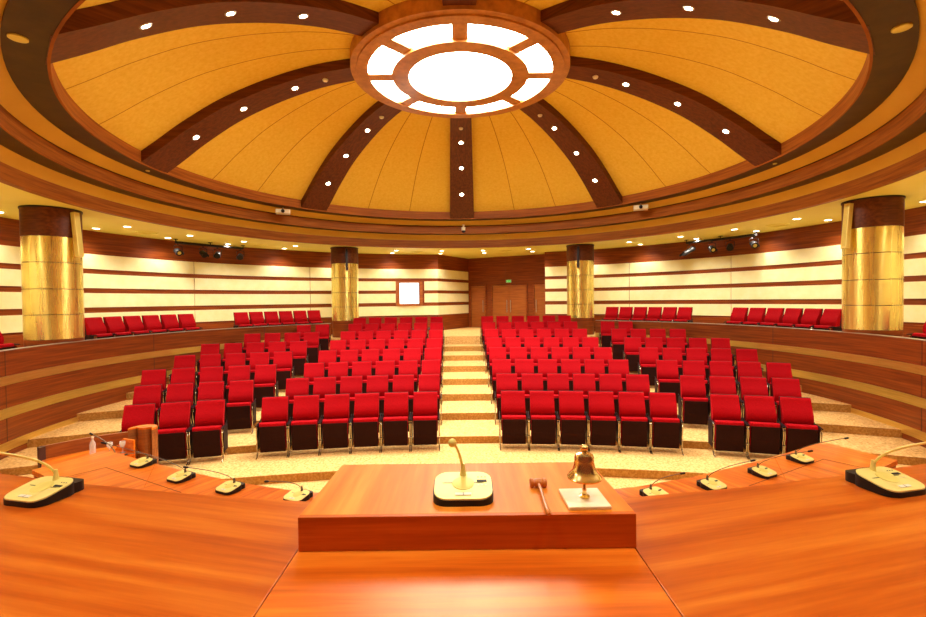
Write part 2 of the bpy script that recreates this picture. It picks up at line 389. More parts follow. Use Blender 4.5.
# ribs: local x runs outward
RN = {0: 'straight ahead over the centre aisle', 45: 'over the right seat blocks, ahead', 90: 'sweeping down to the right side', 135: 'at the near right corner of the photo',
      180: 'over the stage, nearest the camera', -45: 'over the left seat blocks, ahead', -90: 'sweeping down to the left side', -135: 'at the near left corner of the photo'}
lo = smoothprof(0); hi = smoothprof(.32)
def lamp(name, power, parent, loc, size=math.radians(110), blend=.7, rad=.04, col=LAMPC, rot=None):
    key = (name, power)
    l = lampdata.get(key)
    if l is None:
        l = bpy.data.lights.new(name, 'SPOT'); l.energy = power; l.spot_size = size; l.spot_blend = blend; l.shadow_soft_size = rad; l.color = col; lampdata[key] = l
    o = bpy.data.objects.new(name, l); C.objects.link(o); o.parent = parent; o.location = loc
    if rot: o.rotation_euler = rot
    return o
lampdata = {}
ring_bm = B(); lathe(ring_bm, [(.055, -.004), (.075, -.012), (.085, 0), (.085, .02), (.055, .02)], 20); ring_bm2 = ring_bm
proto_ring = obj('lamp_ring', ring_bm, 'grey', smooth=True)
bm = B(); lathe(bm, [(.056, -.006), (.056, .004)], 20); proto_lens = obj('lamp_lens', bm, 'lens')
bm = B(); lathe(bm, [(.075, -.008), (.075, .004)], 20); proto_lens2 = obj('lamp_lens', bm, 'lens_down')
bm = B(); lathe(bm, [(.075, -.006), (.10, -.012), (.11, 0), (.11, .01), (.075, .01)], 24); proto_ring2 = obj('lamp_ring', bm, 'white', smooth=True)
for p in (proto_ring, proto_lens, proto_lens2, proto_ring2): C.objects.unlink(p)
def dup1(o, parent):
    c = o.copy(); C.objects.link(c); c.parent = parent; return c
def rib_h(r):
    for (a, b) in zip(lo, lo[1:]):
        if a.x <= r <= b.x: return a.y + (b.y - a.y) * (r - a.x) / (b.x - a.x), math.atan2(b.y - a.y, b.x - a.x)
ORD = {3.43: 'upper', 4.5: 'middle', 5.5: 'lower'}
for a, txt in RN.items():
    rt = math.radians(90 - a)
    bm = B(); rows = []
    for p, q in zip(lo, hi):
        wd = .26 + (.415 - .26) * (p.x - 2.1) / 4.32
        rows.append([bm.verts.new((min(p.x, 6.42), -wd, H(p.y))), bm.verts.new((min(p.x, 6.42), wd, H(p.y))), bm.verts.new((min(q.x, 6.42), wd, H(q.y))), bm.verts.new((min(q.x, 6.42), -wd, H(q.y)))])
    for A, Bq in zip(rows, rows[1:]):
        for k in range(4): bm.faces.new((A[k], A[(k + 1) % 4], Bq[(k + 1) % 4], Bq[k]))
    bm.faces.new(rows[0]); bm.faces.new(rows[-1][::-1])
    o = obj('dome_rib', bm, 'wood_rib', loc=AX, rotz=rt, smooth=True)
    tag(o, 'curved dark wood rib of the orange dome, ' + txt, 'beam', 'dome ribs')
    for r in (3.43, 4.5, 5.5):
        h, sl = rib_h(r)
        loc = Vector((math.sin(math.radians(a)) * r, CY + math.cos(math.radians(a)) * r, H(h) - .002))
        t = thing('dome_spotlight', ORD[r] + ' small lit spotlight on the dome rib ' + txt, 'spotlight', loc, 0, 'spotlights on the dome ribs')
        t.rotation_euler = Vector((0, 0, 1)).rotation_difference(Vector((-math.sin(sl) * math.sin(math.radians(a)), -math.sin(sl) * math.cos(math.radians(a)), math.cos(sl)))).to_euler()
        dup1(proto_ring, t); dup1(proto_lens, t)
        lamp('rib_lamp', RIB_W, t, (0, 0, -.03))
    if a in (0, 45, -45, 90, -90):
        r = 2.8; h, sl = rib_h(r)
        loc = Vector((math.sin(math.radians(a)) * r, CY + math.cos(math.radians(a)) * r, H(h)))
        bm = B(); lathe(bm, [(.02, -.045), (.045, -.04), (.06, -.01), (.06, .0)], 20)
        tag(obj('smoke_detector', bm, 'white', loc=loc, smooth=True), 'small unlit detector high on the rib ' + txt, 'detector', 'detectors on the ribs')

# ceiling rose
t = thing('ceiling_rose_light', 'round backlit ceiling light with a centre disc and eight ring windows in wood frame', 'ceiling light', AX)
def ann(name, r0, r1, h0, h1, m, a0=0, a1=360, n=96):
    bm = B(); sweep(bm, rect(r0, r1, h0, h1), a0, a1, n); return obj(name, bm, m, t, smooth=True)
ann('outer_frame', 1.88, 2.10, 4.60, 4.86, 'wood_rose')
ann('outer_rim', 2.09, 2.22, 4.635, 4.95, 'wood_rose')
ann('inner_frame', 1.06, 1.40, 4.57, 4.84, 'wood_rose')
for k in range(8):
    a = k * 45; bm = B(); box(bm, 1.38, 1.90, -.135, .135, H(4.62), H(4.82)); obj('frame_bar', bm, 'wood_rose', t, rotz=math.radians(90 - a))
    da0 = 0
    bm = B(); sweep(bm, rect(1.38, 1.90, 4.665, 4.685), a + 3, a + 42, 12); obj('ring_light_panel', bm, 'rose_light', t)
bm = B(); lathe(bm, [(1.08, H(4.63)), (1.08, H(4.67))], 64); obj('centre_light_panel', bm, 'rose_light', t)

# flat ceiling downlights, vents
def adesc(a):
    s = 'left' if a < 0 else 'right'; b = abs(a)
    if b < 8: return 'in front of the back alcove, %s of the aisle' % s
    if b < 25: return 'over the back of the %s centre block' % s
    if b < 36: return 'by the far %s gold column' % s
    if b < 48: return 'just past the far %s column over the gallery' % s
    if b < 60: return 'over the %s gallery near its far seats' % s
    if b < 70: return 'over the %s gallery by the spotlight bar' % s
    if b < 85: return 'over the %s gallery near the big column' % s
    if b < 96: return 'beside the near %s gold column' % s
    return 'added out of view over the %s side of the stage' % s
for s in (-1, 1):
    for a in (5.4, 17.2, 29.8, 42, 53.6, 64.8, 76.6, 90, 102, 115, 130, 146, 160, 173):
        for r, nm in ((8.65, 'inner'), (9.65, 'outer')):
            if a == 29.8 and r == 8.65 : continue
            if a >= 130 and r == 9.65: continue
            A = s * a; loc = Vector((r * math.sin(math.radians(A)), CY + r * math.cos(math.radians(A)), H(1.945)))
            if a == 90 and r == 8.65: continue
            tt = thing('downlight', 'lit round downlight, %s ring, %s' % (nm, adesc(A)), 'downlight', loc, 0, 'downlights in the flat ceiling')
            dup1(proto_ring2, tt); dup1(proto_lens2, tt)
            lamp('downlight_lamp' if a < 100 else 'added_stage_lamp', DOWN_W if a < 100 else STAGE_W, tt, (0, 0, -.03), size=math.radians(140), blend=.8)  # those over the stage are added out of view to light the desk
for A in (-70.9, -49, -11.3, 10.9, 48.5, 70.8):
    loc = Vector((9.1 * math.sin(math.radians(A)), CY + 9.1 * math.cos(math.radians(A)), H(1.948)))
    tt = thing('ceiling_vent', 'round yellow air vent in the flat ceiling, ' + adesc(A * 1.0), 'vent', loc, 0, 'round ceiling vents')
    bm = B()
    for r0 in (.10, .17, .24): lathe(bm, [(r0, -.004), (r0 + .012, -.02), (r0 + .04, -.012), (r0 + .05, .0)], 28)
    obj('vent_ring', bm, 'ceil', tt, smooth=True)
    bm = B(); lathe(bm, [(.26, -.002), (.26, .004)], 28); obj('vent_throat', bm, 'seam', tt)
for s, nm in ((-1, 'left'), (1, 'right')):   # discs on the wide ring beam
    for A, rr, sz in ((136, 6.66, .085), (89, 6.60, .04)):
        loc = Vector((rr * math.sin(math.radians(s * A)), CY + rr * math.cos(math.radians(s * A)), H(2.80)))
        bm = B(); lathe(bm, [(sz * .8, -.02), (sz, -.014), (sz, .0)], 24)
        tag(obj('ceiling_disc', bm, 'gold_disc', loc=loc, smooth=True), '%s yellow round cover on the dark ring beam, %s side of the dome' % ('larger' if sz > .05 else 'tiny', nm), 'ceiling cover')

# projectors hung at the rim of the dome, camera dome at the centre
for s, nm in ((-1, 'left'), (1, 'right')):
    A = s * 52.5; loc = Vector((6.66 * math.sin(math.radians(A)), CY + 6.66 * math.cos(math.radians(A)), H(2.66)))
    p = thing('projector', 'small pale projector hung under the stepped ring, %s side' % nm, 'projector', loc, math.radians(-s * 20), 'ceiling projectors')
    bm = B(); box(bm, -.2, .2, -.14, .14, -.06, .06); obj('projector_body', bm, 'white', p, bevel=.015)
    bm = B(); lathe(bm, [(.05, 0), (.05, .05), (.04, .06)], 20, Matrix.Translation((.0, -.14, 0)) @ Matrix.Rotation(PI / 2, 4, 'X')); obj('projector_lens', bm, 'black', p, smooth=True)
    bm = B(); tube(bm, [(0, 0, .06), (0, 0, .14)], .018); obj('hanging_bracket', bm, 'grey', p, smooth=True)
cd = thing('dome_camera', 'small white surveillance camera on the lowest middle ring above the aisle', 'camera', (0.05, CY + 7.0, H(2.42)))
bm = B(); lathe(bm, [(.05, .28), (.03, .2), (.075, .19), (.075, .07)], 20); obj('camera_housing', bm, 'white', cd, smooth=True)
bm = B(); lathe(bm, [(.02, -.01), (.05, .01), (.068, .04), (.07, .07)], 20); obj('camera_globe', bm, 'black', cd, smooth=True)

# ---------------------------------------------------------------- columns
COL = [(-90.9, 'left', 'near'), (90.9, 'right', 'near'), (-30.5, 'left', 'far'), (30.5, 'right', 'far')]
for A, nm, nf in COL:
    rc = 8.43 if nf == 'near' else 8.5; x = rc * math.sin(math.radians(A)); y = CY + rc * math.cos(math.radians(A)); f0 = -1.30
    cl = thing('column', '%s round column clad in brushed gold metal with dark wood collar, %s side' % (nf, nm), 'column', (x, y, H(f0)), 0, 'gold columns')
    z = lambda h: h - f0
    bm = B(); lathe(bm, [(.475, 0), (.475, z(-.70))], 64); obj('wood_plinth', bm, 'wood_wall', cl, smooth=True)
    for q0, q1 in ((-.695, -.205), (-.195, .308), (.318, .838), (.848, 1.36)):
        bm = B(); lathe(bm, [(.472, z(q0)), (.48, z(q0) + .003), (.48, z(q1) - .003), (.472, z(q1))], 64); obj('gold_cladding', bm, 'gold', cl, smooth=True)
    bm = B(); lathe(bm, [(.465, z(-.72)), (.465, z(1.5))], 48); obj('column_core', bm, 'dark_end', cl, smooth=True)
    bm = B(); lathe(bm, [(.487, z(1.365)), (.487, z(1.92))], 64); obj('wood_collar', bm, 'wood_rib', cl, smooth=True)
    bm = B(); lathe(bm, [(.5, z(1.92)), (.5, z(1.948))], 64); obj('top_ring', bm, 'black', cl, smooth=True)
    # slim line speaker, hung tilted from the collar, turned towards the seats
    s = -1 if nm == 'left' else 1
    d = Vector((-x, (6.6 if nf == 'near' else 7.5) - y)); d.normalize()
    if nf == 'near': d = Vector((-s * .99, -.12))
    else: d = Vector((-s * .36, -.93))
    yaw = math.atan2(d.y, d.x) + PI / 2
    sp = thing('column_speaker', 'slim gold line speaker tilted forward on the %s %s column' % (nf, nm), 'loudspeaker', (x + d.x * .62, y + d.y * .62, H(.98)), yaw, 'line speakers on the columns')
    sp.rotation_euler = (math.radians(-5.5), 0, yaw)
    hh = .92 if nf == 'near' else .78
    if nf == 'far': sp.scale = (.6, 1, 1)
    bm = B(); box(bm, -.06, .06, -.05, .05, -.02 + .92 - hh, .90); obj('speaker_case', bm, 'gold_plate' if nf == 'near' else 'dark_end', sp, bevel=.01)
    bm = B(); box(bm, -.045, .045, -.056, -.048, .92 - hh + .02, .86); obj('speaker_grille', bm, 'gold_disc' if nf == 'near' else 'black', sp)
    bm = B(); tube(bm, [(0, .04, .62), (0, .16, .60)], .02); lathe(bm, [(.05, 0), (.05, .03)], 16, Matrix.Translation((0, .13, .60)) @ Matrix.Rotation(PI / 2, 4, 'X')); obj('speaker_bracket', bm, 'grey', sp, smooth=True)

# ---------------------------------------------------------------- stage light bars with spotlights
def lantern(loc, yaw, pitch, label, grp, long=False):
    t = thing('stage_spotlight', label, 'stage light', loc, yaw, grp)
    L_ = .42 if long else .22; R = .075 if long else .085
    mt = Matrix.Rotation(pitch, 4, 'X') @ Matrix.Rotation(PI / 2, 4, 'X')
    m2 = Matrix.Translation((0, 0, -.22)) @ mt
    bm = B(); lathe(bm, [(R * .6, -L_ * .5), (R * .95, -L_ * .42), (R, -L_ * .3), (R, L_ * .3), (R * 1.12, L_ * .34), (R * 1.12, L_ * .5)], 20, m2); obj('lantern_body', bm, 'black', t, smooth=True)
    bm = B(); lathe(bm, [(R * .62, L_ * .5), (R * .62, L_ * .512)], 20, m2); obj('lantern_lens', bm, 'gold_disc' if grp and 'amber' in label else 'black', t)
    bm = B(); box(bm, -.11, .11, -.115 + .11, .0, 0, .12, m2 @ Matrix.Translation((0, 0, L_ * .5)) @ Matrix.Rotation(.5, 4, 'X')); 
    bm.free()
    bm = B(); tube(bm, [(-R - .03, 0, -.22), (-R - .03, 0, -.06), (0, 0, -.02), (R + .03, 0, -.06), (R + .03, 0, -.22)], .011); tube(bm, [(0, 0, -.03), (0, 0, .03)], .014); obj('yoke', bm, 'black', t, smooth=True)
    for s_ in (-1, 1):
        bm = B(); box(bm, s_ * (R + .015) - .004, s_ * (R + .015) + .004, -.5 * R, .5 * R, L_ * .46, L_ * .8, m2); obj('barn_door', bm, 'black', t)
    return t
def bar(A0_, A1_, nm):
    p = [pol(9.72, A0_ + (A1_ - A0_) * i / 8, 1.85) for i in range(9)]
    p = [(v.x, v.y + CY, v.z) for v in p]
    tb = thing('lighting_bar', 'black lighting bar hung under the ceiling above the %s gallery' % nm, 'lighting bar', p[4])
    rel = [Vector(q) - Vector(p[4]) for q in p]
    bm = B(); tube(bm, rel, .040, 10); obj('bar_tube', bm, 'black', tb, smooth=True)
    bm = B()
    for q in (rel[0], rel[4], rel[8]): tube(bm, [q, q + Vector((0, 0, .09))], .014); box(bm, q.x - .05, q.x + .05, q.y - .05, q.y + .05, q.z + .08, q.z + .098)
    obj('bar_hanger', bm, 'black', tb)
bar(-63.2, -50.4, 'left'); bar(51.4, 64.6, 'right')
LL = [(-62.8, 20, 'amber lensed spotlight at the near end of the left lighting bar', 0), (-58.2, 25, 'dark spotlight second from the near end of the left lighting bar', 0),
      (-55.5, -8, 'dark spotlight with open shutters, third on the left lighting bar', 0), (-51.0, -8, 'dark spotlight at the far end of the left lighting bar', 0),
      (52.0, -62, 'long black spotlight pointing sideways at the far end of the right lighting bar', 1), (56.4, 22, 'amber lensed spotlight second from the far end of the right lighting bar', 0),
      (59.8, 0, 'dark square fronted spotlight, third on the right lighting bar', 0), (64.1, 18, 'amber lensed spotlight at the near end of the right lighting bar', 0)]
for A, dy, lb, lg in LL:
    v = pol(9.72, A, 1.79); loc = (v.x, v.y + CY, v.z)
    yaw = math.atan2(-loc[0] * .55, loc[1]) * 1.0
    yaw = math.atan2(loc[0] * -1, loc[1]) + math.radians(dy)
    lantern(loc, yaw, math.radians(28), lb, 'spotlights on the gallery bars', bool(lg))

# ---------------------------------------------------------------- auditorium chairs
def curved_slab(bm, w0, prof_f, prof_b, nx=6, dish=.0):
    """cushion from a front and a back outline (y,z), width w0; dish bows it in plan"""
    F = []; Bk = []
    for (fy, fz), (by, bz) in zip(prof_f, prof_b):
        F.append([bm.verts.new((w0 * (2 * i / nx - 1), fy + dish * (1 - (2 * i / nx - 1) ** 2), fz)) for i in range(nx + 1)])
        Bk.append([bm.verts.new((w0 * (2 * i / nx - 1), by, bz)) for i in range(nx + 1)])
    n = len(F)
    for q in range(n - 1):
        for i in range(nx):
            bm.faces.new((F[q][i], F[q][i + 1], F[q + 1][i + 1], F[q + 1][i])); bm.faces.new((Bk[q][i], Bk[q + 1][i], Bk[q + 1][i + 1], Bk[q][i + 1]))
        bm.faces.new((F[q][0], F[q + 1][0], Bk[q + 1][0], Bk[q][0])); bm.faces.new((F[q][nx], Bk[q][nx], Bk[q + 1][nx], F[q + 1][nx]))
    for i in range(nx):
        bm.faces.new((F[0][i], Bk[0][i], Bk[0][i + 1], F[0][i + 1])); bm.faces.new((F[-1][i], F[-1][i + 1], Bk[-1][i + 1], Bk[-1][i]))
    return bm
def make_chair():
    t = thing('auditorium_chair', 'x', 'chair')
    # origin: floor, under the seat; front is -Y
    # tip-up seat, folded up: its dark underside faces forward
    f = [(.04, .40), (.005, .50), (-.035, .58), (-.058, .65), (-.048, .73), (-.008, .81), (.032, .89), (.050, .94), (.058, .968), (.070, .990), (.086, 1.0)]
    b = [(.085, .40), (.06, .50), (.05, .58), (.050, .65), (.062, .73), (.080, .81), (.098, .89), (.106, .94), (.110, .968), (.112, .990), (.108, 1.0)]
    obj('backrest', curved_slab(B(), .217, f, b, 8, .014), 'red', t, smooth=True)
    f2 = [(y + .001, z) for y, z in b]; f2[0] = (.08, .26); b2 = [(y + .026, z) for y, z in b]; b2[0] = (.11, .26)
    f2[-1] = (.100, 1.003); b2[-1] = (.134, 1.003)
    obj('back_shell', curved_slab(B(), .222, f2, b2, 4), 'shell', t, smooth=True)
    s1 = [(-.165, .12), (-.20, .30), (-.215, .50), (-.222, .56), (-.215, .592), (-.190, .606), (-.150, .606)]
    s2 = [(-.08, .12), (-.09, .30), (-.10, .50), (-.105, .54), (-.105, .57), (-.112, .594), (-.125, .602)]
    obj('seat', curved_slab(B(), .214, s1, s2, 6, -.006), 'red', t, smooth=True)
    bm = B(); ps = [(-.185, .085), (-.225, .30), (-.238, .50), (-.240, .548)]; curved_slab(bm, .209, ps, [(y + .03, z) for y, z in ps], 2)
    obj('seat_underside', bm, 'panel', t, bevel=.003)
    for s in (-1, 1):
        x = s * .250
        bm = B()
        tube(bm, [(x, -.20, .56), (x, -.245, .50), (x, -.25, .38), (x, -.215, .30), (x, -.225, .18), (x, -.20, .09), (x, -.235, .03), (x, -.31, .010)], [.010, .011, .010, .009, .012, .012, .011, .008], 8)
        tube(bm, [(x, -.20, .12), (x, -.02, .10), (x, .10, .012)], .009, 6)
        lathe(bm, [(.020, -.011), (.020, .011)], 10, Matrix.Translation((x, -.225, .24)) @ Matrix.Rotation(PI / 2, 4, 'Y'))
        lathe(bm, [(.017, -.011), (.017, .011)], 10, Matrix.Translation((x, -.225, .54)) @ Matrix.Rotation(PI / 2, 4, 'Y'))
        obj('leg', bm, 'chrome', t, smooth=True)
        bm = B(); tube(bm, [(x, .09, .62), (x, .0, .585), (x, -.20, .580), (x, -.29, .575)], [.009, .012, .013, .010], 6)
        box(bm, x - .009, x + .009, -.17, .08, .14, .57); obj('arm', bm, 'shell', t)
    return t
chair0 = make_chair(); kids0 = list(chair0.children); first = [True]
def place_chair(x, y, h, rz, label, grp, sx=1.0):
    if first[0]: t = chair0; first[0] = False
    else:
        t = chair0.copy(); C.objects.link(t)
        for k in kids0:
            c = k.copy(); C.objects.link(c); c.parent = t
    t.location = (x, y, H(h) + .001); t.rotation_euler = (0, 0, rz); t.scale = (sx, 1, .985)
    t['label'] = label; t['category'] = 'chair'; t['group'] = grp
ROWN = ['front', 'second', 'third', 'fourth', 'fifth', 'sixth', 'seventh', 'back']
NTH = ['first', 'second', 'third', 'fourth', 'fifth', 'sixth']
def row(k, xi, xo, n, block, sd):
    """n chairs on the arc of row k from plan x=xi (aisle side) to xo"""
    R = 18.5 + 1.19 * k - (.25 if k == 7 else 0)
    a0 = math.asin(xi / R); a1 = math.asin(xo / R)
    for i in range(n):
        a = a0 + (a1 - a0) * i / (n - 1)
        x = R * math.sin(a); y = -10 + R * math.cos(a)
        if i == 0: pos = 'aisle seat'
        elif i == n - 1: pos = 'outermost seat'
        else: pos = NTH[i] + ' from the aisle'
        place_chair(x, y, FL[k], -a, 'red chair, %s, %s row, %s %s block' % (pos, ROWN[k] if k < 7 or n == 6 else ROWN[k], sd, block), 'red chairs of the %s %s block' % (sd, block))
PITCH = .532
CLI = [-.71, -.73, -.77, -.80, -.84, -.86, -.90, -.95]; CLO = [-3.36, -3.39, -3.43, -3.47, -3.52, -3.54, -3.59, -3.65]
CRI = [.90, .90, .89, .89, .88, .88, .87, .86]; CRO = [3.52, 3.53, 3.545, 3.555, 3.565, 3.57, 3.57, 3.58]
for k in range(8):
    row(k, CLI[k], CLO[k], 6, 'centre', 'left'); row(k, CRI[k], CRO[k], 6, 'centre', 'right')
SI = [4.42, 4.46, 4.49, 4.56, 4.60, 4.63, 4.66]; SN = [3, 4, 5, 5, 5, 4, 2]
for k in range(7):
    d = [.505, .515, .525, .525, .53, .53, .54][k] * (SN[k] - 1)
    row(k, -SI[k] + .03, -SI[k] - d, SN[k], 'side', 'left'); row(k, SI[k] + .08, SI[k] + .09 + d, SN[k], 'side', 'right')
# chairs on the galleries, facing the centre of the hall
for s, nm in ((-1, 'left'), (1, 'right')):
    for grp, a0, a1, n, sx in (('far', 37.4, 53.8, 6, .98), ('near', 65.0, 81.6, 6, .96), ('nearest', 99.0, 106, 3, .98)):
        for i in range(n):
            a = s * (a0 + (a1 - a0) * i / (n - 1)); r = 8.78 if grp != 'nearest' else 8.62
            x = r * math.sin(math.radians(a)); y = CY + r * math.cos(math.radians(a))
            where = {'far': 'beyond the spotlight bar', 'near': 'past the near column', 'nearest': 'before the near column'}[grp]
            o_ = 'farthest' if i == 0 else ('nearest' if i == n - 1 else NTH[i] + ' from the far end')
            place_chair(x, y, -1.30, math.radians(-a) , 'red %s gallery chair %s, %s of its row' % (nm, where, o_), 'red chairs on the %s gallery, %s group' % (nm, grp), sx)

# ---------------------------------------------------------------- stage furniture
# upper desk: convex line of three worktops at h=-.75
far = [(-4.0, 2.95), (-3.0, 2.42), (-2.05, 2.05), (-1.6, 1.93), (-1.12, 1.82), (-.66, 1.74), (-.51, 1.72)]
near = [(-.51, .72), (-1.2, .84), (-2.0, 1.12), (-2.9, 1.55), (-3.7, 2.15)]
dk = thing('presidium_desk', 'long curved orange wood desk across the foreground', 'desk', (0, 1.3, H(-1.5)))
def rel(pts): return [(x, y - 1.3) for x, y in pts]
bm = B(); prism(bm, rel([(-.507, .72), (.507, .72), (.507, 1.72), (-.507, 1.72)]), .71, .75); obj('centre_worktop', bm, 'desk', dk, bevel=.0015)
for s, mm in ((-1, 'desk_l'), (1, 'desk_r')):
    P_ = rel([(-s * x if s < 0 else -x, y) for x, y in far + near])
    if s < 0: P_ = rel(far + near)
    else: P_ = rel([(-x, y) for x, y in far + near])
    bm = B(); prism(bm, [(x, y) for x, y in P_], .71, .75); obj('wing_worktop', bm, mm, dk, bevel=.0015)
    F_ = rel([(x * -s, y) for x, y in far]); bm = B()
    for (x0, y0), (x1, y1) in zip(F_, F_[1:]):
        prism(bm, [(x0, y0 - .06), (x1, y1 - .06), (x1, y1 - .02), (x0, y0 - .02)], -.6 if False else .0, .708)
    obj('front_panel', bm, 'clerk', dk)
bm = B(); prism(bm, rel([(-.507, 1.66), (.507, 1.66), (.507, 1.70), (-.507, 1.70)]), 0, .708); obj('centre_front_panel', bm, 'clerk', dk)
# raised lectern box on the desk centre
pd = thing('lectern_box', 'raised orange wood box with flat top on the desk centre', 'lectern', (0.005, 1.6, H(-.749)))
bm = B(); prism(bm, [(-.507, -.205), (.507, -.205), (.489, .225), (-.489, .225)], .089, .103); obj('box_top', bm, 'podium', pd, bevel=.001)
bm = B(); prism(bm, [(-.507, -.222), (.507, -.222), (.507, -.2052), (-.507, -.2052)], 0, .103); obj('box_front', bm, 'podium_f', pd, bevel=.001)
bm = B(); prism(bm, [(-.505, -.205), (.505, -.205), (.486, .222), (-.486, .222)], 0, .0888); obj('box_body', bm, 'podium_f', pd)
# lower desk tier at h=-1.36
lt = thing('lower_stage_desk', 'lower curved wood desk in front of the stage, behind the main desk edge', 'desk', (0, 3, H(-2.1)))
tf = [(-3.34, 4.3), (-2.69, 3.95), (-2.2, 3.71), (-1.72, 3.49), (-1.23, 3.32), (-.6, 3.2), (0, 3.17)]
tn = [(0, 2.52), (-.5, 2.55), (-1.0, 2.64), (-1.5, 2.81), (-2.0, 3.02), (-2.6, 3.22), (-3.57, 3.80)]
for s, mm in ((-1, 'tier_l'), (1, 'tier_r')):
    P_ = [(-x * s, y - 3) for x, y in tf + tn]
    bm = B(); prism(bm, P_, .70, .74); obj('worktop', bm, mm, lt, bevel=.002)
    F_ = [(-x * s, y - 3) for x, y in tf]; bm = B()
    for (x0, y0), (x1, y1) in zip(F_, F_[1:]): prism(bm, [(x0, y0 - .06), (x1, y1 - .06), (x1, y1 - .03), (x0, y0 - .03)], 0, .698)
    obj('front_panel', bm, 'clerk', lt)
    bm = B(); prism(bm, [(s * 3.33, 1.28), (s * 3.555, .80), (s * 3.52, .79), (s * 3.295, 1.27)], 0, .699); obj('end_panel', bm, 'clerk', lt)
    # inlay joint lines
    def ln(bm, p, q, wd=.006):
        p, q = Vector(p), Vector(q); n_ = (q - p).normalized(); n_ = Vector((-n_.y, n_.x)) * wd / 2
        prism(bm, [(-s * v.x, v.y - 3) for v in (p - n_, q - n_, q + n_, p + n_)], .738, .7412)
    bm = B(); ln(bm, (-3.16, 3.62), (-2.99, 3.84)); ln(bm, (-2.99, 3.84), (-2.04, 3.31)); obj('inlay_joint', bm, 'seam', lt)
    bm = B(); ln(bm, (-2.62, 3.9), (-2.38, 3.42), .006); obj('slab_joint', bm, 'podium_f', lt)

# microphones
def rounded(w_, d_, r, n=6):
    out = []
    for cx, cy, a in ((w_ - r, d_ - r, 0), (-w_ + r, d_ - r, 90), (-w_ + r, -d_ + r, 180), (w_ - r, -d_ + r, 270)):
        for i in range(n + 1):
            t_ = math.radians(a + 90 * i / n); out.append((cx + r * math.cos(t_), cy + r * math.sin(t_)))
    return out
def wedge(bm, out, zf, zb, z0f=0, z0b=0, d=.1):
    """prism whose top rises from zf at the front (-y) to zb at the back"""
    a = [bm.verts.new((x, y, z0f + (z0b - z0f) * (y + d) / (2 * d))) for x, y in out]; b = [bm.verts.new((x, y, zf + (zb - zf) * (y + d) / (2 * d))) for x, y in out]
    bm.faces.new(a[::-1]); bm.faces.new(b); n = len(out)
    for i in range(n): bm.faces.new((a[i], a[(i + 1) % n], b[(i + 1) % n], b[i]))
def mic(loc, yaw, tip, label, grp='conference microphones', ball=False, sc=1.0, bow=.12):
    t = thing('conference_microphone', label, 'microphone', loc, yaw, grp); t.scale = (sc, sc, sc)
    PT = .074                                            # half depth of the tilted face plate
    def onz(y): return .024 + .030 * (y + PT) / (2 * PT)
    tl = math.atan2(.030, 2 * PT)
    bm = B(); wedge(bm, rounded(.097, .076, .046), .0185, .0500, d=.076); obj('microphone_base', bm, 'black', t, smooth=True)
    bm = B(); wedge(bm, [(x * .86, y + .062) for x, y in rounded(.097, .052, .03)], .048, .036, d=.114); obj('rear_housing', bm, 'black', t, smooth=True)
    bm = B(); wedge(bm, rounded(.094, PT, .044), onz(-PT) - .0005, onz(PT) - .0005, onz(-PT) - .006, onz(PT) - .006, PT); obj('top_plate', bm, 'gold_plate', t, smooth=True)
    mt = lambda x, y: Matrix.Translation((x, y, onz(y))) @ Matrix.Rotation(tl, 4, 'X')
    bm = B(); lathe(bm, [(.036, -.002), (.036, .0006), (.033, .0012)], 28, mt(0, .008)); obj('speaker_grille', bm, 'gold_disc', t, smooth=True)
    bm = B(); box(bm, .045, .078, -.005, .005, -.001, .002, mt(0, .02)); obj('display', bm, 'black', t)
    bm = B(); box(bm, -.026, .026, -.0065, .0065, -.001, .0018, mt(0, -.050)); tb_ = obj('talk_button', bm, 'white', t, bevel=.001)
    bm = B(); box(bm, -.0008, .0008, -.0065, .0065, .0, .0022, mt(0, -.050)); obj('button_split', bm, 'dark_end', tb_)
    if sc > .99:
        for xx, yy in ((.05, .042), (.062, .042), (.074, .042), (.05, -.004), (.062, -.004), (.074, -.004)):
            bm = B(); box(bm, xx - .0025, xx + .0025, -.0015, .0015, 0, .0009, mt(0, yy)); obj('indicator', bm, 'white' if yy < 0 else 'dark_end', t)
    # gooseneck, tip given in world offset from the base
    q = Matrix.Rotation(-yaw, 3, 'Z') @ Vector(tip) / sc
    p0 = Vector((0, .058, .050)); p3 = q
    p1 = p0 + Vector((0, .005, bow)); p2 = p0.lerp(p3, .5) + Vector((0, 0, .05 if sc > .99 else .045))
    pts = bez(p0, p1, p2, p3, 16)
    bm = B(); tube(bm, pts, .0030 if sc < 1 else .0045, 8); lathe(bm, [(.012, .0), (.009, .02), (.006, .045)], 14, Matrix.Translation((0, .058, .044))); obj('gooseneck', bm, 'gold_plate' if ball or sc > 1.01 else 'neck', t, smooth=True)
    dr = (pts[-1] - pts[-3]).normalized()
    bm = B()
    if ball: bmesh.ops.create_uvsphere(bm, u_segments=16, v_segments=10, radius=.0145, matrix=Matrix.Translation(p3))
    else: tube(bm, [p3 - dr * .006, p3, p3 + dr * .03, p3 + dr * .036], [.004, .0085, .0085, .005], 10)
    obj('microphone_head', bm, 'gold_disc' if ball else 'black', t, smooth=True)
    return t
mic((-.006, 1.515, H(-.646)), 0, (-.035, .04, .165), 'conference microphone with foam ball on the raised lectern box', ball=True, bow=.03)
mic((-1.648, 1.785, H(-.749)), math.radians(-13), (-.19, -.30, .30), 'large gold faced microphone at the left end of the main desk', sc=1.02, bow=.1)
mic((1.645, 1.785, H(-.749)), math.radians(13), (.19, -.30, .30), 'large gold faced microphone at the right end of the main desk', sc=1.02, bow=.1)
TH = H(-1.358)
